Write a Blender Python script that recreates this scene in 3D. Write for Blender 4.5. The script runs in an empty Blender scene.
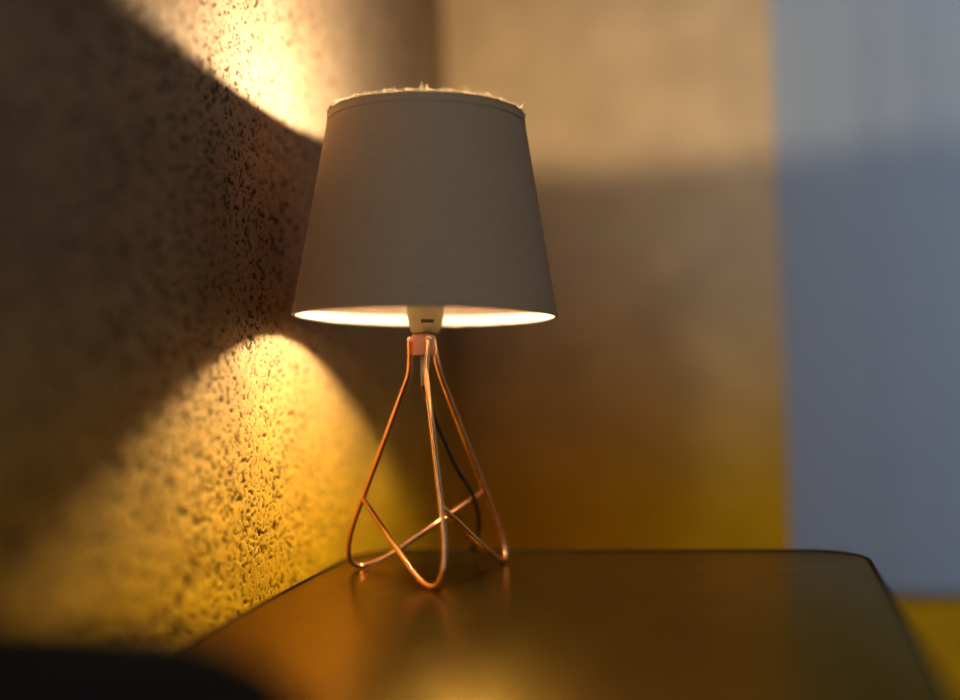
import bpy, bmesh, math, random
import numpy as np
from mathutils import Vector, Matrix

random.seed(7)
rng = np.random.default_rng(7)
CM = 0.01
R = math.radians
scene = bpy.context.scene
C = scene.collection

# ------------------------------------------------------------------ camera
PITCH, ROLL, FPX = -0.0092, R(2.2), 1146.3
cam_d = bpy.data.cameras.new('camera')
cam = bpy.data.objects.new('camera', cam_d)
C.objects.link(cam)
cp, sp, cr, sr = math.cos(PITCH), math.sin(PITCH), math.cos(ROLL), math.sin(ROLL)
F = Vector((0, cp, -sp)); R0 = Vector((1, 0, 0)); U0 = Vector((0, sp, cp))
X = R0 * cr - U0 * sr
Y = R0 * sr + U0 * cr
M = Matrix((X, Y, -F)).transposed().to_4x4()
M.translation = Vector((3.170, -65.17, 11.955)) * CM
cam.matrix_world = M
cam_d.sensor_fit = 'HORIZONTAL'
cam_d.sensor_width = 36
cam_d.lens = FPX * 36 / 960
cam_d.clip_start = 0.01
cam_d.dof.use_dof = True
cam_d.dof.focus_distance = 0.636
cam_d.dof.aperture_fstop = 1.22
scene.camera = cam

# ------------------------------------------------------------------ light of the room (dim cool daylight from behind)
w = bpy.data.worlds.new('dusk')
scene.world = w
w.use_nodes = True
bg = w.node_tree.nodes['Background']
bg.inputs[0].default_value = (0.80, 0.92, 1.0, 1)
bg.inputs[1].default_value = 0.2
BULB = 5.0          # frosted globe
TIP = 4300.0         # the two small hot emitters of the bulb
COLLAR = 370.0
BULB_COL = (1.0, 0.80, 0.50, 1)

win_d = bpy.data.lights.new('window_daylight', 'AREA')
win_d.shape = 'RECTANGLE'
win_d.size, win_d.size_y = 1.2, 1.5
win_d.energy = 42
win_d.color = (0.64, 0.82, 1.0)
win = bpy.data.objects.new('window_daylight', win_d)
C.objects.link(win)
win.matrix_world = Matrix.Rotation(R(-13), 4, 'Z') @ Matrix.Translation((-0.08, -1.50, 0.85)) @ Matrix.Rotation(R(-90), 4, 'Y')

scene.view_settings.view_transform = 'Standard'
scene.view_settings.look = 'None'
scene.view_settings.gamma = 1
scene.view_settings.use_curve_mapping = False
scene.view_settings.exposure = 0.25
scene.cycles.use_denoising = True
scene.cycles.max_bounces = 12
scene.cycles.diffuse_bounces = 8
scene.cycles.sample_clamp_indirect = 40.0

# ------------------------------------------------------------------ material helpers
def mat(name, col=(0.5, 0.5, 0.5), rough=0.5, metal=0.0):
    m = bpy.data.materials.new(name)
    m.use_nodes = True
    b = m.node_tree.nodes['Principled BSDF']
    b.inputs['Base Color'].default_value = (*col, 1)
    b.inputs['Roughness'].default_value = rough
    b.inputs['Metallic'].default_value = metal
    return m, m.node_tree, b

def node(nt, kind, **kw):
    n = nt.nodes.new(kind)
    for k, v in kw.items():
        if k in n.inputs.keys():
            n.inputs[k].default_value = v
        else:
            setattr(n, k, v)
    return n

def noise(nt, scale, detail=3, rough=0.55, coord=None, stretch=None):
    n = node(nt, 'ShaderNodeTexNoise')
    n.inputs['Scale'].default_value = scale
    n.inputs['Detail'].default_value = detail
    n.inputs['Roughness'].default_value = rough
    tc = node(nt, 'ShaderNodeTexCoord')
    src = tc.outputs['Object']
    if stretch:
        mp = node(nt, 'ShaderNodeMapping')
        mp.inputs['Scale'].default_value = stretch
        nt.links.new(src, mp.inputs[0])
        src = mp.outputs[0]
    nt.links.new(src, n.inputs['Vector'])
    return n

def ramp(nt, src, stops):
    r = node(nt, 'ShaderNodeValToRGB')
    els = r.color_ramp.elements
    while len(els) < len(stops):
        els.new(0.5)
    for e, (p, c) in zip(els, stops):
        e.position = p
        e.color = (*c, 1) if len(c) == 3 else c
    nt.links.new(src, r.inputs[0])
    return r

def bump(nt, b, src, strength, dist):
    n = node(nt, 'ShaderNodeBump')
    n.inputs['Strength'].default_value = strength
    n.inputs['Distance'].default_value = dist
    nt.links.new(src, n.inputs['Height'])
    nt.links.new(n.outputs[0], b.inputs['Normal'])
    return n

def mixrgb(nt, a, b_, fac, mode='MIX'):
    n = node(nt, 'ShaderNodeMix', data_type='RGBA', blend_type=mode)
    for sock, v in ((n.inputs[6], a), (n.inputs[7], b_), (n.inputs[0], fac)):
        if hasattr(v, 'is_linked'):
            nt.links.new(v, sock)
        else:
            sock.default_value = v if not isinstance(v, tuple) else (*v, 1)
    return n.outputs[2]

# plaster: beige turning yellower lower down, the low warm glow painted into the colour
def plaster(name, beige, low_glow, z0, z1, pitted):
    m, nt, b = mat(name, beige, 0.85)
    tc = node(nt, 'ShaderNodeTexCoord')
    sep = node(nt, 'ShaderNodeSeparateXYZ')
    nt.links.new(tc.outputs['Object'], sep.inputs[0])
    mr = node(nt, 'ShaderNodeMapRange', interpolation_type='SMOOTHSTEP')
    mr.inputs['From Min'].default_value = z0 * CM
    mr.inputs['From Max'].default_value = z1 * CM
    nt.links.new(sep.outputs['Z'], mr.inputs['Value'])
    col = mixrgb(nt, low_glow, beige, mr.outputs[0])
    n1 = noise(nt, 14, 4)
    r1 = ramp(nt, n1.outputs[0], [(0.3, (0.82, 0.80, 0.78)), (0.7, (1.08, 1.08, 1.08))])
    col = mixrgb(nt, col, r1.outputs[0], 1.0, 'MULTIPLY')
    if pitted:
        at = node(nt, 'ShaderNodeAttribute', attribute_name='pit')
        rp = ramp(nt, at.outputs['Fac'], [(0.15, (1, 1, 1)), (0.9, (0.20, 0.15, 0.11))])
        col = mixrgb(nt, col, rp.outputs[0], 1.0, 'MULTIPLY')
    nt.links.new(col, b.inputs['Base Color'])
    n2 = noise(nt, 900 if pitted else 350, 5, 0.65)
    bump(nt, b, n2.outputs[0], 0.5, 0.0008 if pitted else 0.002)
    b.inputs['Specular IOR Level'].default_value = 0.3 if pitted else 0.25
    b.inputs['Roughness'].default_value = 0.75 if pitted else 0.85
    return m

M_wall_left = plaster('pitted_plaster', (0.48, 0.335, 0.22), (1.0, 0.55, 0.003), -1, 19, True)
M_wall_back = plaster('low_glow_wall', (0.93, 0.655, 0.375), (0.97, 0.49, 0.003), -4, 21, False)
M_room = plaster('plain_room_paint', (0.13, 0.10, 0.08), (0.13, 0.09, 0.05), -45, 10, False)

M_floor, nt, b = mat('dark_floor', (0.10, 0.06, 0.035), 0.5)
n = noise(nt, 6, 5, stretch=(1, 14, 1))
r_ = ramp(nt, n.outputs[0], [(0.3, (0.06, 0.035, 0.02)), (0.7, (0.14, 0.085, 0.05))])
nt.links.new(r_.outputs[0], b.inputs['Base Color'])

M_curtain, nt, b = mat('pale_grey_cloth', (0.50, 0.58, 0.66), 0.9)
n = noise(nt, 600, 2, stretch=(1, 1, 0.3)); bump(nt, b, n.outputs[0], 0.3, 0.0005)
n = noise(nt, 9, 3)
r_ = ramp(nt, n.outputs[0], [(0.3, (0.41, 0.465, 0.55)), (0.7, (0.43, 0.485, 0.575))])
nt.links.new(r_.outputs[0], b.inputs['Base Color'])

M_black, nt, b = mat('black_upholstery', (0.005, 0.004, 0.003), 0.9)
n = noise(nt, 1200, 2); bump(nt, b, n.outputs[0], 0.4, 0.0004)
b.inputs['Specular IOR Level'].default_value = 0.15

M_table, nt, b = mat('dark_lacquered_board', (0.05, 0.03, 0.015), 0.32)
b.inputs['Specular Tint'].default_value = (1.0, 0.72, 0.34, 1)
b.inputs['Metallic'].default_value = 0.85
n = noise(nt, 30, 5, 0.6, stretch=(1, 2.2, 1))
r_ = ramp(nt, n.outputs[0], [(0.3, (0.085, 0.052, 0.004)), (0.7, (0.118, 0.074, 0.006))])
sp1 = noise(nt, 1500, 1, 0.5)
rs = ramp(nt, sp1.outputs[0], [(0.66, (0, 0, 0)), (0.70, (1, 1, 1))])
c_ = mixrgb(nt, r_.outputs[0], (0.45, 0.38, 0.28), rs.outputs[0])
nt.links.new(c_, b.inputs['Base Color'])
nr = noise(nt, 70, 4)
rr = ramp(nt, nr.outputs[0], [(0.3, (0.22, 0.22, 0.22)), (0.7, (0.27, 0.27, 0.27))])
nt.links.new(rr.outputs[0], b.inputs['Roughness'])
nb = noise(nt, 700, 3); bump(nt, b, nb.outputs[0], 0.06, 0.0003)

M_copper, nt, b = mat('copper_plate', (0.90, 0.46, 0.27), 0.20, 1.0)
n = noise(nt, 260, 4)
r_ = ramp(nt, n.outputs[0], [(0.3, (0.96, 0.44, 0.18)), (0.7, (1.0, 0.53, 0.24))])
nt.links.new(r_.outputs[0], b.inputs['Base Color'])
rr = ramp(nt, n.outputs[0], [(0.3, (0.19, 0.19, 0.19)), (0.75, (0.21, 0.21, 0.21))])
nt.links.new(rr.outputs[0], b.inputs['Roughness'])

M_block, nt, b = mat('brushed_copper', (0.62, 0.28, 0.17), 0.45, 0.7)
n = noise(nt, 500, 3, stretch=(1, 1, 0.2)); bump(nt, b, n.outputs[0], 0.15, 0.0002)
M_bright_solder, nt, b = mat('pale_solder', (0.92, 0.72, 0.55), 0.28, 0.9)
n = noise(nt, 700, 3); bump(nt, b, n.outputs[0], 0.3, 0.0003)

M_shade, nt, b = mat('taupe_linen', (0.30, 0.24, 0.19), 0.85)
wv = noise(nt, 500, 2, 0.5, stretch=(0.25, 0.25, 3.0))
wv2 = noise(nt, 500, 2, 0.5, stretch=(2.5, 2.5, 0.2))
mx = mixrgb(nt, wv.outputs[0], wv2.outputs[0], 0.5)
r_ = ramp(nt, mx, [(0.35, (0.47, 0.295, 0.155)), (0.65, (0.54, 0.345, 0.19))])
nt.links.new(r_.outputs[0], b.inputs['Base Color'])
bump(nt, b, mx, 0.25, 0.0003)
b.inputs['Sheen Weight'].default_value = 0.15

M_lining, nt, b = mat('white_lining', (0.42, 0.40, 0.36), 0.7)
n = noise(nt, 400, 2); bump(nt, b, n.outputs[0], 0.1, 0.0003)

M_gold, nt, b = mat('warm_lining', (0.085, 0.045, 0.022), 0.7)
n = noise(nt, 300, 2); bump(nt, b, n.outputs[0], 0.1, 0.0003)

M_thread, nt, b = mat('frayed_linen', (0.80, 0.66, 0.50), 0.9)
n = noise(nt, 300, 2)
r_ = ramp(nt, n.outputs[0], [(0.3, (0.70, 0.55, 0.40)), (0.7, (0.88, 0.76, 0.60))])
nt.links.new(r_.outputs[0], b.inputs['Base Color'])
tr = node(nt, 'ShaderNodeBsdfTranslucent')
tr.inputs[0].default_value = (0.95, 0.85, 0.70, 1)
ms = node(nt, 'ShaderNodeMixShader')
ms.inputs[0].default_value = 0.6
out = nt.nodes['Material Output']
nt.links.new(b.outputs[0], ms.inputs[1]); nt.links.new(tr.outputs[0], ms.inputs[2]); nt.links.new(ms.outputs[0], out.inputs[0])

M_plastic, nt, b = mat('cream_plastic', (0.5, 0.42, 0.24), 0.42)
n = noise(nt, 200, 3)
r_ = ramp(nt, n.outputs[0], [(0.3, (0.30, 0.25, 0.13)), (0.7, (0.37, 0.31, 0.17))])
nt.links.new(r_.outputs[0], b.inputs['Base Color'])
b.inputs['Subsurface Weight'].default_value = 0.25
b.inputs['Subsurface Radius'].default_value = (0.01, 0.006, 0.003)

M_dark, nt, b = mat('dark_hollow_plastic', (0.03, 0.025, 0.02), 0.6)
M_white_metal, nt, b = mat('white_enamel', (0.80, 0.78, 0.72), 0.4)

M_sleeve, nt, b = mat('grey_sleeve', (0.42, 0.38, 0.30), 0.45)
M_cable, nt, b = mat('black_cable_rubber', (0.022, 0.017, 0.014), 0.38)
n = noise(nt, 400, 2); bump(nt, b, n.outputs[0], 0.1, 0.0002)

M_glow, nt, b = mat('glowing_bulb_glass', (0.9, 0.85, 0.75), 0.4)
b.inputs['Emission Color'].default_value = BULB_COL
b.inputs['Emission Strength'].default_value = BULB
M_tip, nt, b = mat('hot_bulb_tip', (0.9, 0.85, 0.75), 0.4)
b.inputs['Emission Color'].default_value = BULB_COL
b.inputs['Emission Strength'].default_value = TIP
M_collar, nt, b = mat('hot_bulb_collar', (0.9, 0.85, 0.75), 0.4)
b.inputs['Emission Color'].default_value = BULB_COL
b.inputs['Emission Strength'].default_value = COLLAR

# ------------------------------------------------------------------ object helpers (centimetres in, metres out)
def tag(o, label=None, cat=None, group=None, kind=None):
    if label: o['label'] = label
    if cat: o['category'] = cat
    if group: o['group'] = group
    if kind: o['kind'] = kind
    return o

def empty(name, loc=(0, 0, 0), rz=0):
    o = bpy.data.objects.new(name, None)
    o.empty_display_size = 0.03
    C.objects.link(o)
    o.location = Vector(loc) * CM
    o.rotation_euler = (0, 0, rz)
    return o

def mesh_obj(name, verts, faces, material, parent=None, smooth=True):
    me = bpy.data.meshes.new(name)
    me.from_pydata([tuple(c * CM for c in v) for v in verts], [], faces)
    me.update()
    bm = bmesh.new(); bm.from_mesh(me)
    bmesh.ops.recalc_face_normals(bm, faces=bm.faces)
    bm.to_mesh(me); bm.free()
    if smooth:
        me.polygons.foreach_set('use_smooth', [True] * len(me.polygons))
    me.materials.append(material)
    o = bpy.data.objects.new(name, me)
    C.objects.link(o)
    if parent: o.parent = parent
    return o

def autosmooth(o, ang=40):
    me = o.data
    bm = bmesh.new(); bm.from_mesh(me)
    for e in bm.edges:
        e.smooth = not (len(e.link_faces) == 2 and e.calc_face_angle(0) > R(ang))
    bm.to_mesh(me); bm.free()
    return o

def tube(pts, r, seg=10, cap=True):
    """swept tube; r a number or one radius per point"""
    P = [Vector(p) for p in pts]
    n = len(P)
    rs = [r] * n if not hasattr(r, '__len__') else r
    V, Fc = [], []
    t0 = (P[1] - P[0]).normalized()
    up = Vector((0, 0, 1)) if abs(t0.z) < 0.9 else Vector((1, 0, 0))
    a = t0.cross(up).normalized()
    for i in range(n):
        t = (P[min(i + 1, n - 1)] - P[max(i - 1, 0)]).normalized()
        a = (a - t * a.dot(t)).normalized()
        c = t.cross(a)
        for k in range(seg):
            th = 2 * math.pi * k / seg
            V.append(P[i] + (a * math.cos(th) + c * math.sin(th)) * rs[i])
    for i in range(n - 1):
        for k in range(seg):
            k2 = (k + 1) % seg
            Fc.append((i * seg + k, i * seg + k2, (i + 1) * seg + k2, (i + 1) * seg + k))
    if cap:
        Fc.append(tuple(range(seg))[::-1])
        Fc.append(tuple(range((n - 1) * seg, n * seg)))
    return V, Fc

def lathe(profile, seg=48, close=False, cap0=False, cap1=False):
    V, Fc = [], []
    n = len(profile)
    for (r, z) in profile:
        for k in range(seg):
            th = 2 * math.pi * k / seg
            V.append(Vector((r * math.cos(th), r * math.sin(th), z)))
    rng_ = range(n) if close else range(n - 1)
    for i in rng_:
        j = (i + 1) % n
        for k in range(seg):
            k2 = (k + 1) % seg
            Fc.append((i * seg + k, i * seg + k2, j * seg + k2, j * seg + k))
    if cap0: Fc.append(tuple(range(seg))[::-1])
    if cap1: Fc.append(tuple(range((n - 1) * seg, n * seg)))
    return V, Fc

def rounded_slab(u0, u1, v0, v1, z0, z1, rc, rb, seg=10, bseg=5):
    """slab with rounded corners (radius rc) and rounded-over top/bottom edges (rb)"""
    def ring(inset, z):
        out = []
        r = max(rc - inset, 0.05)
        for (cx, cy, a0) in ((u1 - rc, v1 - rc, 0), (u0 + rc, v1 - rc, 90), (u0 + rc, v0 + rc, 180), (u1 - rc, v0 + rc, 270)):
            for k in range(seg + 1):
                th = R(a0 + 90 * k / seg)
                out.append(Vector((cx + r * math.cos(th), cy + r * math.sin(th), z)))
        return out
    rings = []
    for k in range(bseg + 1):
        th = R(90 * k / bseg)
        rings.append(ring(rb * (1 - math.sin(th)), z0 + rb * (1 - math.cos(th))))
    for k in range(bseg + 1):
        th = R(90 * k / bseg)
        rings.append(ring(rb * (1 - math.cos(th)), z1 - rb * (1 - math.sin(th))))
    V, Fc = [], []
    m_ = len(rings[0])
    for rg in rings: V += rg
    for i in range(len(rings) - 1):
        for k in range(m_):
            k2 = (k + 1) % m_
            Fc.append((i * m_ + k, i * m_ + k2, (i + 1) * m_ + k2, (i + 1) * m_ + k))
    Fc.append(tuple(range(m_))[::-1])
    Fc.append(tuple(range((len(rings) - 1) * m_, len(rings) * m_)))
    return V, Fc

def box(x0, x1, y0, y1, z0, z1):
    V = [Vector(p) for p in ((x0, y0, z0), (x1, y0, z0), (x1, y1, z0), (x0, y1, z0), (x0, y0, z1), (x1, y0, z1), (x1, y1, z1), (x0, y1, z1))]
    return V, [(0, 3, 2, 1), (4, 5, 6, 7), (0, 1, 5, 4), (1, 2, 6, 5), (2, 3, 7, 6), (3, 0, 4, 7)]

# ------------------------------------------------------------------ the room, turned 13 degrees; u along the back wall, v along the left wall
RZ = R(-13)
UW, VW, ZF, ZC = -8.9, 42.5, -45.0, 200.0     # left wall, back wall, floor, ceiling
def struct(name, V, Fc, m, smooth=False):
    o = mesh_obj(name, V, Fc, m, None, smooth)
    o.rotation_euler = (0, 0, RZ)
    o['kind'] = 'structure'
    return o

# the left wall: a fine relief of pits and lumps where the picture looks at it, plain beyond
def vnoise(Yg, Zg, cell, seed, cz=None):
    cz = cz or cell
    g = np.random.default_rng(seed).random((1000, 1000))
    a, b_ = Yg / cell + 500, Zg / cz + 300
    i, j = np.floor(a).astype(int), np.floor(b_).astype(int)
    fa, fb = a - i, b_ - j
    fa, fb = fa * fa * (3 - 2 * fa), fb * fb * (3 - 2 * fb)
    i %= 999; j %= 999
    return (g[i, j] * (1 - fa) * (1 - fb) + g[i + 1, j] * fa * (1 - fb) + g[i, j + 1] * (1 - fa) * fb + g[i + 1, j + 1] * fa * fb)

def relief(Yg, Zg):
    d = 0.10 * (vnoise(Yg, Zg, 1.7, 1) - 0.5) + 0.06 * (vnoise(Yg, Zg, 0.55, 2) - 0.5) + 0.045 * (vnoise(Yg, Zg, 0.24, 3) - 0.5)
    m1 = vnoise(Yg, Zg, 0.26, 4, 0.28) * 0.6 + vnoise(Yg, Zg, 0.14, 5, 0.16) * 0.4
    m2 = vnoise(Yg, Zg, 0.15, 6, 0.17) * 0.65 + vnoise(Yg, Zg, 0.09, 8) * 0.35
    dens = 0.06 * (vnoise(Yg, Zg, 3.5, 7) - 0.5)
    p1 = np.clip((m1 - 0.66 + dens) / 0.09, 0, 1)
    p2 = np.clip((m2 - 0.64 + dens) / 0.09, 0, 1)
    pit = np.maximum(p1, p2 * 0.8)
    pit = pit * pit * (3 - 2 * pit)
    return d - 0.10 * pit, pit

def relief_wall(name, y0, y1, z0, z1, step, m):
    ys = np.concatenate([np.arange(y0, -20, 0.2), np.arange(-20, 22, step), np.arange(22, y1, 0.2), [y1]])
    zs = np.concatenate([np.arange(z0, -3, 0.2), np.arange(-3, 36, step), np.arange(36, z1, 0.2), [z1]])
    ny, nz = len(ys), len(zs)
    Yg, Zg = np.meshgrid(ys, zs, indexing='ij')
    d, pit = relief(Yg, Zg)
    edge = np.minimum.reduce([Yg - y0, y1 - Yg, Zg - z0, z1 - Zg])
    fade = np.clip(edge / 1.5, 0, 1)
    d, pit = d * fade, pit * fade
    co = np.stack([UW + d, Yg, Zg], -1).reshape(-1, 3) * CM
    idx = np.arange(ny * nz).reshape(ny, nz)
    q = np.stack([idx[:-1, :-1], idx[1:, :-1], idx[1:, 1:], idx[:-1, 1:]], -1).reshape(-1, 4)
    me = bpy.data.meshes.new(name)
    # plain remainder of the wall joined on: a frame of four big quads
    n0 = len(co)
    oy0, oy1, oz0, oz1 = -78.0, VW, ZF, ZC
    outer = np.array([(UW, oy0, oz0), (UW, oy1, oz0), (UW, oy1, oz1), (UW, oy0, oz1)]) * CM
    co = np.vstack([co, outer])
    c00, c10, c11, c01 = idx[0, 0], idx[-1, 0], idx[-1, -1], idx[0, -1]
    big = [(n0, n0 + 1, c10, c00), (n0 + 1, n0 + 2, c11, c10), (n0 + 2, n0 + 3, c01, c11), (n0 + 3, n0, c00, c01)]
    q = np.vstack([q, np.array(big)])
    me.vertices.add(len(co)); me.vertices.foreach_set('co', co.ravel())
    me.loops.add(q.size); me.loops.foreach_set('vertex_index', q.ravel().astype(np.int32))
    me.polygons.add(len(q)); me.polygons.foreach_set('loop_start', np.arange(0, q.size, 4, dtype=np.int32))
    me.polygons.foreach_set('loop_total', np.full(len(q), 4, dtype=np.int32))
    me.polygons.foreach_set('use_smooth', np.ones(len(q), dtype=bool))
    me.update(calc_edges=True); me.validate()
    at = me.attributes.new('pit', 'FLOAT', 'POINT')
    at.data.foreach_set('value', np.concatenate([pit.ravel(), np.zeros(4)]).astype(np.float32))
    me.materials.append(m)
    o = bpy.data.objects.new(name, me); C.objects.link(o)
    o.rotation_euler = (0, 0, RZ); o['kind'] = 'structure'
    return o

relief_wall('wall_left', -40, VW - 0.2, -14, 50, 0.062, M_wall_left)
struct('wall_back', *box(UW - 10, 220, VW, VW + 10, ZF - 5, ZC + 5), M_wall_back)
struct('wall_right', *box(220, 230, -230, VW + 10, ZF - 5, ZC + 5), M_room)
Vb, Fb = [], []
for v0_, v1_, z0_, z1_ in ((-230, -212, ZF, ZC), (-88, -78, ZF, ZC), (-212, -88, ZF, 8), (-212, -88, 162, ZC)):
    vf = box(UW - 10, UW, v0_, v1_, z0_, z1_)
    Fb += [tuple(i + len(Vb) for i in f) for f in vf[1]]; Vb += vf[0]
struct('wall_left', Vb, Fb, M_room)
struct('wall_behind', *box(UW - 10, 230, -240, -230, ZF - 5, ZC + 5), M_room)
Vb, Fb = [], []
for v0_, v1_, z0_, z1_ in ((-212, -208, 8, 162), (-92, -88, 8, 162), (-208, -92, 8, 12), (-208, -92, 158, 162), (-152, -148, 12, 158)):
    vf = box(UW - 7, UW - 1, v0_, v1_, z0_, z1_)
    Fb += [tuple(i + len(Vb) for i in f) for f in vf[1]]; Vb += vf[0]
struct('window_1', Vb, Fb, M_white_metal)
struct('floor', *box(UW - 10, 230, -230, VW + 10, ZF - 5, ZF), M_floor)
struct('ceiling', *box(UW - 10, 230, -230, VW + 10, ZC, ZC + 5), M_room)
M_trim, nt, b = mat('dark_wood_trim', (0.09, 0.05, 0.03), 0.5)
struct('baseboard_back', *box(UW + 1.5, 220, VW - 1.4, VW, ZF, ZF + 8), M_trim)
struct('baseboard_left', *box(UW + 0.2, UW + 1.5, -230, VW - 1.4, ZF, ZF + 8), M_trim)

# ------------------------------------------------------------------ the pale cloth hanging on the back wall at the right
def curtain():
    root = empty('curtain', (0, 0, 0), RZ)
    # hangs from u=20.6 to u=80, from near the ceiling to just below the table top
    us, V, Fc = [], [], []
    n = 160
    u0, u1, zt, zb = 21.0, 84.0, 150.0, -9.6
    top = []
    for i in range(n + 1):
        s = i / n
        u = u0 + (u1 - u0) * s
        fold = 0.4 * math.sin(u * 0.4 + 0.8) + 0.25 * math.sin(u * 1.3)
        v = VW - 1.3 + 0.25 * fold * min(1, s * 8)
        if s < 0.03:                        # the side hem rolls back to the wall
            v += (1 - s / 0.03) ** 2 * 0.3
        top.append((u, v))
    rows = [zt, 60, 30, 20, 10, 0, -5, zb + 0.6, zb]
    for off in (0, 0.25):
        for z in rows:
            for (u, v) in top:
                V.append(Vector((u, v + off, z)))
    m_ = n + 1; L = len(rows)
    for r_i in range(L - 1):
        for i in range(n):
            a = r_i * m_ + i
            Fc.append((a, a + 1, a + m_ + 1, a + m_))
            a += L * m_
            Fc.append((a, a + m_, a + m_ + 1, a + 1))
    for i in range(n):
        Fc.append((i, L * m_ + i, L * m_ + i + 1, i + 1))
        a = (L - 1) * m_ + i
        Fc.append((a, a + 1, L * m_ + a + 1, L * m_ + a))
    for r_i in range(L - 1):
        for i in (0, n):
            a = r_i * m_ + i
            Fc.append((a, a + m_, L * m_ + a + m_, L * m_ + a))
    mesh_obj('cloth', V, Fc, M_curtain, root)
    V, Fc = tube([(u0 - 4, VW - 1.4, zt + 1), (u1 + 4, VW - 1.4, zt + 1)], 0.9, 12)
    rod = mesh_obj('rod', V, Fc, M_trim, root)
    for u in (u0 - 2, u1 + 2):
        mesh_obj('bracket', *box(u - 0.6, u + 0.6, VW - 2.6, VW, zt - 0.6, zt + 1.6), M_trim, root, False)
    tag(root, 'pale blue-grey cloth curtain hanging on the brown wall at right', 'curtain')
curtain()

# ------------------------------------------------------------------ side table
table = empty('side_table', (0, 0, ZF), RZ)
tag(table, 'small dark brown side table with rounded corners under the lamp', 'table')
TU0, TU1, TV0, TV1 = -6.9, 24.2, -30.0, 7.75
V, Fc = rounded_slab(TU0, TU1, TV0, TV1, -2.2 - ZF, 0 - ZF, 3.4, 0.35, 12, 5)
tt = mesh_obj('tabletop', V, Fc, M_table, table)
autosmooth(tt, 60)
# dark ring added round the top for the rounded edge's shaded line
M_edge, nt, b = mat('dark_edge_shade', (0.016, 0.009, 0.004), 0.95)
b.inputs['Specular IOR Level'].default_value = 0.05
def rrect(inset, z, rc=3.4, seg=12):
    out = []
    r = rc - inset
    for (cx, cy, a0) in ((TU1 - rc, TV1 - rc, 0), (TU0 + rc, TV1 - rc, 90), (TU0 + rc, TV0 + rc, 180), (TU1 - rc, TV0 + rc, 270)):
        for k in range(seg + 1):
            th = R(a0 + 90 * k / seg)
            out.append((cx + r * math.cos(th), cy + r * math.sin(th), z))
    return out
V, Fc = [], []
secs = [rrect(0.17 + 0.17 * math.cos(2 * math.pi * k / 8), -0.10 - ZF + 0.17 * math.sin(2 * math.pi * k / 8)) for k in range(8)]
m_ = len(secs[0])
for s_ in secs: V += [Vector(p) for p in s_]
for i in range(8):
    for k in range(m_):
        Fc.append((i * m_ + k, i * m_ + (k + 1) % m_, ((i + 1) % 8) * m_ + (k + 1) % m_, ((i + 1) % 8) * m_ + k))
mesh_obj('edge_shade_ring', V, Fc, M_edge, table)
V, Fc = rounded_slab(TU0 + 1.5, TU1 - 1.5, TV0 + 1.5, TV1 - 1.5, -6.0 - ZF, -2.2 - ZF, 2.2, 0.1, 6, 2)
autosmooth(mesh_obj('apron', V, Fc, M_table, table))
for u in (TU0 + 3.2, TU1 - 3.2):
    for v in (TV0 + 3.2, TV1 - 3.2):
        V, Fc = lathe([(1.0, 0), (1.15, 0.4), (1.5, 39.0)], 20, cap0=True, cap1=True)
        V = [p + Vector((u, v, 0)) for p in V]
        autosmooth(mesh_obj('leg', V, Fc, M_table, table))

# ------------------------------------------------------------------ black armrest close to the camera, lower left
arm = empty('armchair', (0, 0, ZF), RZ)
tag(arm, 'black upholstered armrest, a dark blur against the wall before the side table', 'armchair')
def armrest():
    # rounded cross section along u, extruded along v
    a0, a1, zt, rr_ = -8.3, 7.2, 5.25 - ZF, 4.2
    prof = [(a0, 4.0)]
    for k in range(9):
        th = R(180 - 90 * k / 8); prof.append((a0 + 1.4 + 1.4 * math.cos(th), zt - 1.4 + 1.4 * math.sin(th)))
    for k in range(13):
        th = R(90 - 90 * k / 12); prof.append((a1 - 6.0 + 6.0 * math.cos(th), zt - rr_ + rr_ * math.sin(th)))
    prof.append((a1, 4.0))
    V, Fc = [], []
    n = len(prof)
    cu, cz = (a0 + a1) / 2, 4.0
    steps = [(-54, 1.5), (-53.5, 0.4), (-52.3, 0), (-35.2, 0), (-34.0, 0.25), (-33.4, 0.8), (-33.2, 1.5)]
    for (v, s) in steps:
        for (u, z) in prof:
            V.append(Vector((u - (s if u > cu else 0), v, z - (s if z > 20 else 0))))
    for i in range(len(steps) - 1):
        for k in range(n):
            k2 = (k + 1) % n
            Fc.append((i * n + k, i * n + k2, (i + 1) * n + k2, (i + 1) * n + k))
    Fc.append(tuple(range(n))); Fc.append(tuple(range((len(steps) - 1) * n, len(steps) * n)))
    mesh_obj('armrest', V, Fc, M_black, arm)
    for v in (-51, -36):
        for u in (-6, 4):
            V, Fc = lathe([(0.9, 0), (1.3, 4.1)], 14, cap0=True, cap1=True)
            mesh_obj('foot', [p + Vector((u, v, 0)) for p in V], Fc, M_trim, arm)
armrest()

# ------------------------------------------------------------------ the lamp
lamp = empty('table_lamp', (0, 0, 0))
tag(lamp, 'lit table lamp with taupe tapered shade on a bent copper wire tripod', 'lamp')

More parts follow.
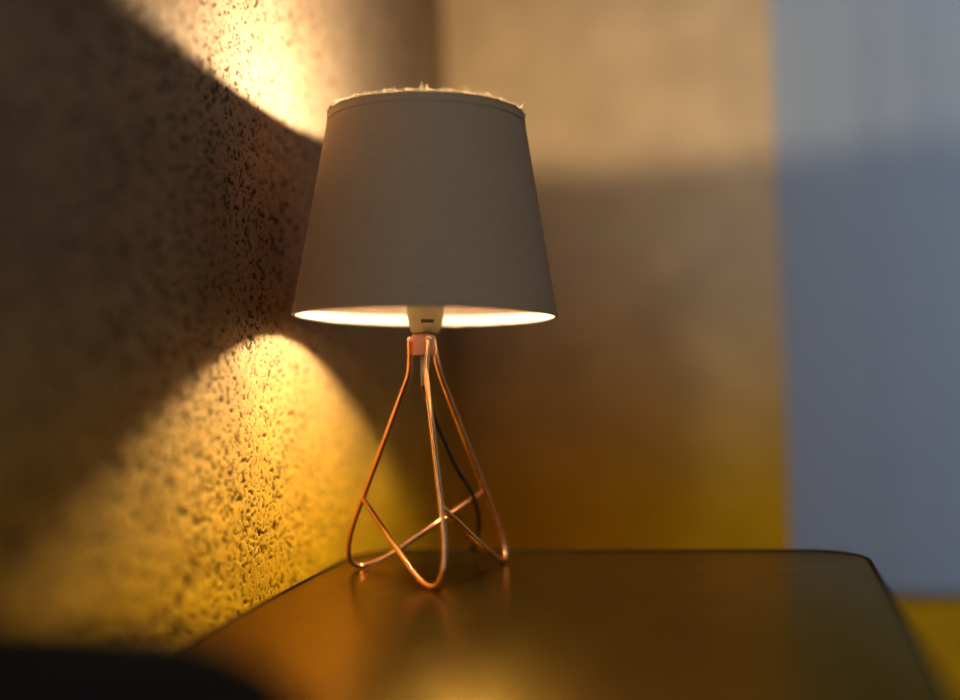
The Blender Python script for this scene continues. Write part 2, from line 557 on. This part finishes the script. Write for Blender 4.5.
WIRE = 0.158
def cyl(r, deg, z):
    return Vector((r * math.cos(R(deg)), r * math.sin(R(deg)), z))
TP, KP, WP, PP = (0.796, 25.68 - 4, 13.177), (0.961, 5.91, 11.414), (4.173, 11.40, 4.229), (6.815, 10.1, -1.592)
TA, TB = 5.265, 5.143
for a0 in (-90, 30, 150):
    T = cyl(TP[0], a0 + TP[1], TP[2]); K = cyl(KP[0], a0 + KP[1], KP[2])
    W = cyl(WP[0], a0 + WP[1], WP[2]); P = cyl(PP[0], a0 + PP[1], PP[2])
    E_ = cyl(WP[0], a0 + WP[1] - 120, WP[2])
    pts = [T + (T - K).normalized() * 0.12, T]
    K1 = K + (T - K).normalized() * 0.5; K2 = K + (W - K).normalized() * 0.6
    for i in range(9):
        s = i / 8; pts.append((1 - s) ** 2 * K1 + 2 * s * (1 - s) * K + s * s * K2)
    A = P + (W - P).normalized() * TA; B = P + (E_ - P).normalized() * TB
    for i in range(33):
        s = i / 32; b0, b1, b2 = (1 - s) ** 2, 2 * s * (1 - s) * 0.9, s * s
        pts.append((b0 * A + b1 * P + b2 * B) / (b0 + b1 + b2))
    pts.append(E_ + (B - E_).normalized() * WIRE * 0.6)
    lo = min(p.z for p in pts) - WIRE - 0.01      # settle the loop exactly on the table
    pts = [Vector((p.x, p.y, p.z - lo * max(0, 1 - max(p.z, 0) / 4.2))) for p in pts]
    V, Fc = tube(pts, WIRE, 14)
    leg = mesh_obj('leg', V, Fc, M_copper, lamp)
    # weld beads: at the block, and where the tail meets the next leg
    for (c, rx) in ((T + Vector((0, 0, 0.12)), 0.19), (pts[-1] * 0.5 + E_ * 0.5, 0.14)):
        V, Fc = lathe([(0.02, -rx), (rx * 0.7, -rx * 0.7), (rx, 0), (rx * 0.7, rx * 0.7), (0.02, rx)], 12, cap0=True, cap1=True)
        Vb = [Vector((p.x, p.y, p.z)) + c for p in V]
        bead = mesh_obj('weld_bead', Vb, Fc, M_bright_solder if rx > 0.16 else M_copper, leg)

# joint block
V, Fc = box(-0.52, 0.52, -0.48, 0.48, 12.38, 13.62)
rot = Matrix.Rotation(R(-18), 3, 'Z')
blk = mesh_obj('joint_block', [rot @ p for p in V], Fc, M_block, lamp, False)
bv = blk.modifiers.new('bevel', 'BEVEL'); bv.width = 0.0006; bv.segments = 3

# shade frame of reference: leans slightly
TX, TY = 0.042, 0.033
axis = Vector((TX, TY, 1)).normalized()
tilt = Vector((0, 0, 1)).rotation_difference(axis).to_matrix()
PIV = Vector((0.14, 0.007, 14.603))
def lean(V):
    return [tilt @ Vector((p.x, p.y, p.z - PIV.z)) + PIV for p in V]

# socket bell with a slot
def slot_profile():
    return [(0.02, 13.62), (0.78, 13.62), (0.83, 13.72), (0.93, 14.1), (1.02, 14.6), (1.08, 15.1), (1.10, 15.6), (1.04, 17.2), (0.9, 17.25), (0.02, 17.25)]
V, Fc = lathe(slot_profile(), 40)
sock = mesh_obj('socket', lean(V), Fc, M_plastic, lamp)
autosmooth(sock, 50)
# the moulded slot at the front: a dark curved recess lip, and the flat tongue below it
def patch(az0, az1, zr, r_off, n=10):
    """a thin shell patch on the bell between two azimuths; zr = list of (r, z)"""
    V, Fc = [], []
    for off in (r_off, -0.05):
        for (r, z) in zr:
            for k in range(n + 1):
                th = R(az0 + (az1 - az0) * k / n)
                V.append(Vector(((r + off) * math.cos(th), (r + off) * math.sin(th), z)))
    m_ = n + 1; L = len(zr)
    for i in range(L - 1):
        for k in range(n):
            a = i * m_ + k
            Fc.append((a, a + 1, a + m_ + 1, a + m_)); a += L * m_
            Fc.append((a, a + m_, a + m_ + 1, a + 1))
    for k in range(n):
        Fc.append((k, L * m_ + k, L * m_ + k + 1, k + 1)); a = (L - 1) * m_ + k
        Fc.append((a, a + 1, L * m_ + a + 1, L * m_ + a))
    for i in range(L - 1):
        for k in (0, n):
            a = i * m_ + k
            Fc.append((a, a + m_, L * m_ + a + m_, L * m_ + a))
    return V, Fc
V, Fc = patch(-102, -58, [(0.93, 14.12), (0.955, 14.22), (0.98, 14.36)], 0.015)
mesh_obj('slot', lean(V), Fc, M_dark, sock)
V, Fc = patch(-98, -62, [(0.80, 13.64), (0.87, 13.9), (0.945, 14.17)], 0.07)
mesh_obj('tongue', lean(V), Fc, M_plastic, sock)

# bulb: plain white housing, then the glowing frosted globe
V, Fc = lathe([(0.02, 17.2), (0.85, 17.2), (0.72, 17.7), (0.74, 18.2), (1.54, 19.08), (1.3, 19.5), (0.02, 19.6)], 40)
bulb = mesh_obj('bulb', lean(V), Fc, M_white_metal, lamp)
autosmooth(bulb)
V, Fc = lathe([(0.74, 18.15), (0.80, 18.15), (1.60, 19.00), (1.56, 19.08)], 20, close=True)
mesh_obj('glowing_collar', lean(V), Fc, M_collar, bulb)
prof = [(0.9, 19.5)]
for k in range(13):
    th = R(-60 + 146 * k / 12)
    prof.append((2.0 * math.cos(th), 22.3 + 2.75 * math.sin(th)))
V, Fc = lathe(prof, 28, cap1=True)
mesh_obj('globe', lean(V), Fc, M_glow, bulb)
prof = [(max(0.42 * math.cos(R(t)), 0.02), 25.36 + 0.34 * math.sin(R(t))) for t in range(-90, 91, 30)]
V, Fc = lathe(prof, 12, cap0=True, cap1=True)
mesh_obj('glowing_tip', lean(V), Fc, M_tip, bulb)

# the shade
RB, RT, ZB, ZT = 7.5, 5.58, 14.603, 25.997
def rad(z):
    return RB + (RT - RB) * (z - ZB) / (ZT - ZB)
th_ = 0.07
prof = [(rad(z), z) for z in np.linspace(ZB, ZT, 20)] + [(rad(z) - th_, z) for z in np.linspace(ZT, ZB, 20)]
V, Fc = lathe(prof, 128, close=True)
shade = mesh_obj('lamp_shade', lean(V), Fc, M_shade, lamp)
autosmooth(shade, 60)
def band(z0, z1, off0, off1, seg=128, n=6):
    zs = np.linspace(z0, z1, n)
    prof = [(rad(z) + off1 - 0.0 * k, z) for k, z in enumerate(zs)] + [(rad(z) + off0, z) for z in zs[::-1]]
    return lathe(prof, seg, close=True)
V, Fc = band(ZT - 0.46, ZT + 0.03, -0.03, 0.035)
autosmooth(mesh_obj('top_hem', lean(V), Fc, M_shade, shade), 50)
V, Fc = band(ZB - 0.03, ZB + 0.62, -0.03, 0.025)
autosmooth(mesh_obj('bottom_hem', lean(V), Fc, M_shade, shade), 50)
V, Fc = band(ZB + 0.05, ZT - 0.02, -0.115, -th_ - 0.002, n=14)
autosmooth(mesh_obj('lining', lean(V), Fc, M_gold, shade), 50)
V, Fc = band(ZB + 0.04, ZB + 0.5, -0.16, -0.117)
autosmooth(mesh_obj('inner_hem', lean(V), Fc, M_lining, shade), 50)
# the white hem rolled over the bottom wire, and the wire rings
def torus(Rr, z, r, seg=128, ms=10):
    return lathe([(Rr + r * math.cos(2 * math.pi * k / ms), z + r * math.sin(2 * math.pi * k / ms)) for k in range(ms)], seg, close=True)
V, Fc = torus(RB - 0.10, ZB + 0.02, 0.10)
mesh_obj('rolled_edge', lean(V), Fc, M_lining, shade)
V, Fc = torus(RT - 0.12, ZT - 0.05, 0.09)
mesh_obj('rolled_edge', lean(V), Fc, M_lining, shade)
# carrier: ring round the socket with three arms to the lining
V, Fc = torus(1.16, 15.75, 0.12, 40)
ring = mesh_obj('carrier', lean(V), Fc, M_white_metal, shade)
for az in (-155, -35, 85):
    c_, s_ = math.cos(R(az)), math.sin(R(az))
    pts = [(1.2 * c_, 1.2 * s_, 15.75), (2.2 * c_, 2.2 * s_, 15.55), (4.5 * c_, 4.5 * s_, 15.35), (6.4 * c_, 6.4 * s_, 15.3), (7.25 * c_, 7.25 * s_, 15.25)]
    V, Fc = tube(pts, 0.09, 8)
    mesh_obj('carrier_arm', lean(V), Fc, M_white_metal, ring)

# frayed threads along the top rim: uncountable fuzz
V, Fc = [], []
def add(vf):
    o_ = len(V); V.extend(vf[0]); Fc.extend([tuple(i + o_ for i in f) for f in vf[1]])
for k in range(4200):
    az = random.uniform(0, 2 * math.pi)
    clump = 0.5 + 0.5 * math.sin(az * 9 + 1.0) * math.sin(az * 23)
    L_ = random.uniform(0.08, 0.17) + (random.random() < 0.3) * clump * random.uniform(0.05, 0.18)
    if random.random() < 0.012: L_ += random.uniform(0.15, 0.35)
    r0 = rad(ZT) - random.uniform(-0.03, 0.13)
    p = Vector((r0 * math.cos(az), r0 * math.sin(az), ZT - 0.02))
    d = Vector((random.gauss(0, 0.6), random.gauss(0, 0.6), 1)).normalized()
    e = Vector((random.gauss(0, 0.7), random.gauss(0, 0.7), random.gauss(0.3, 0.5)))
    pts = [p, p + d * L_ * 0.5, p + d * L_ * 0.8 + e * L_ * 0.35]
    add(tube(pts, [0.026, 0.022, 0.014], 4))
for az, L_ in ((-90.5, 0.5), (-87.5, 0.42), (-66, 0.45), (-112, 0.3), (-140, 0.3), (-52, 0.35)):
    a = R(az); p = Vector(((RT - 0.03) * math.cos(a), (RT - 0.03) * math.sin(a), ZT - 0.02))
    add(tube([p, p + Vector((0.03, 0, L_ * 0.5)), p + Vector((0.10, 0, L_ * 0.8)), p + Vector((0.02, 0, L_))], [0.018, 0.015, 0.014, 0.010], 4))
fz = mesh_obj('frayed_threads', lean(V), Fc, M_thread, shade)
fz['kind'] = 'stuff'

# cable: grey sleeve under the block, then black flex falling to the rear edge of the table and over it
V, Fc = tube([(-0.08, 0.02, 12.5), (-0.12, 0.0, 11.4), (-0.14, 0.0, 10.6)], 0.13, 12)
sleeve = mesh_obj('cable_sleeve', V, Fc, M_sleeve, lamp)
def spline(P, n=10):
    P = [Vector(p) for p in P]; out = []
    for i in range(len(P) - 1):
        p0, p1, p2, p3 = P[max(i - 1, 0)], P[i], P[i + 1], P[min(i + 2, len(P) - 1)]
        for k in range(n):
            t = k / n
            out.append(0.5 * ((2 * p1) + (p2 - p0) * t + (2 * p0 - 5 * p1 + 4 * p2 - p3) * t * t + (3 * p1 - p0 - 3 * p2 + p3) * t ** 3))
    out.append(P[-1]); return out
CABLE = [(-0.14, 0.0, 10.7), (0.12, 0.2, 9.8), (0.54, 0.5, 8.36), (1.47, 1.2, 5.97), (2.27, 2.2, 4.38), (2.63, 3.2, 3.18), (2.7, 4.4, 1.99), (2.47, 6.0, 0.84), (2.25, 7.2, 0.30), (2.3, 8.05, 0.18), (2.42, 8.65, -0.7), (2.6, 8.7, -3.5), (3.2, 9.0, -16), (3.0, 11, -32), (3.5, 14, -44.4), (5, 22, -44.8), (12, 32, -44.8)]
V, Fc = tube(spline(CABLE), 0.15, 10)
mesh_obj('cable', V, Fc, M_cable, lamp)
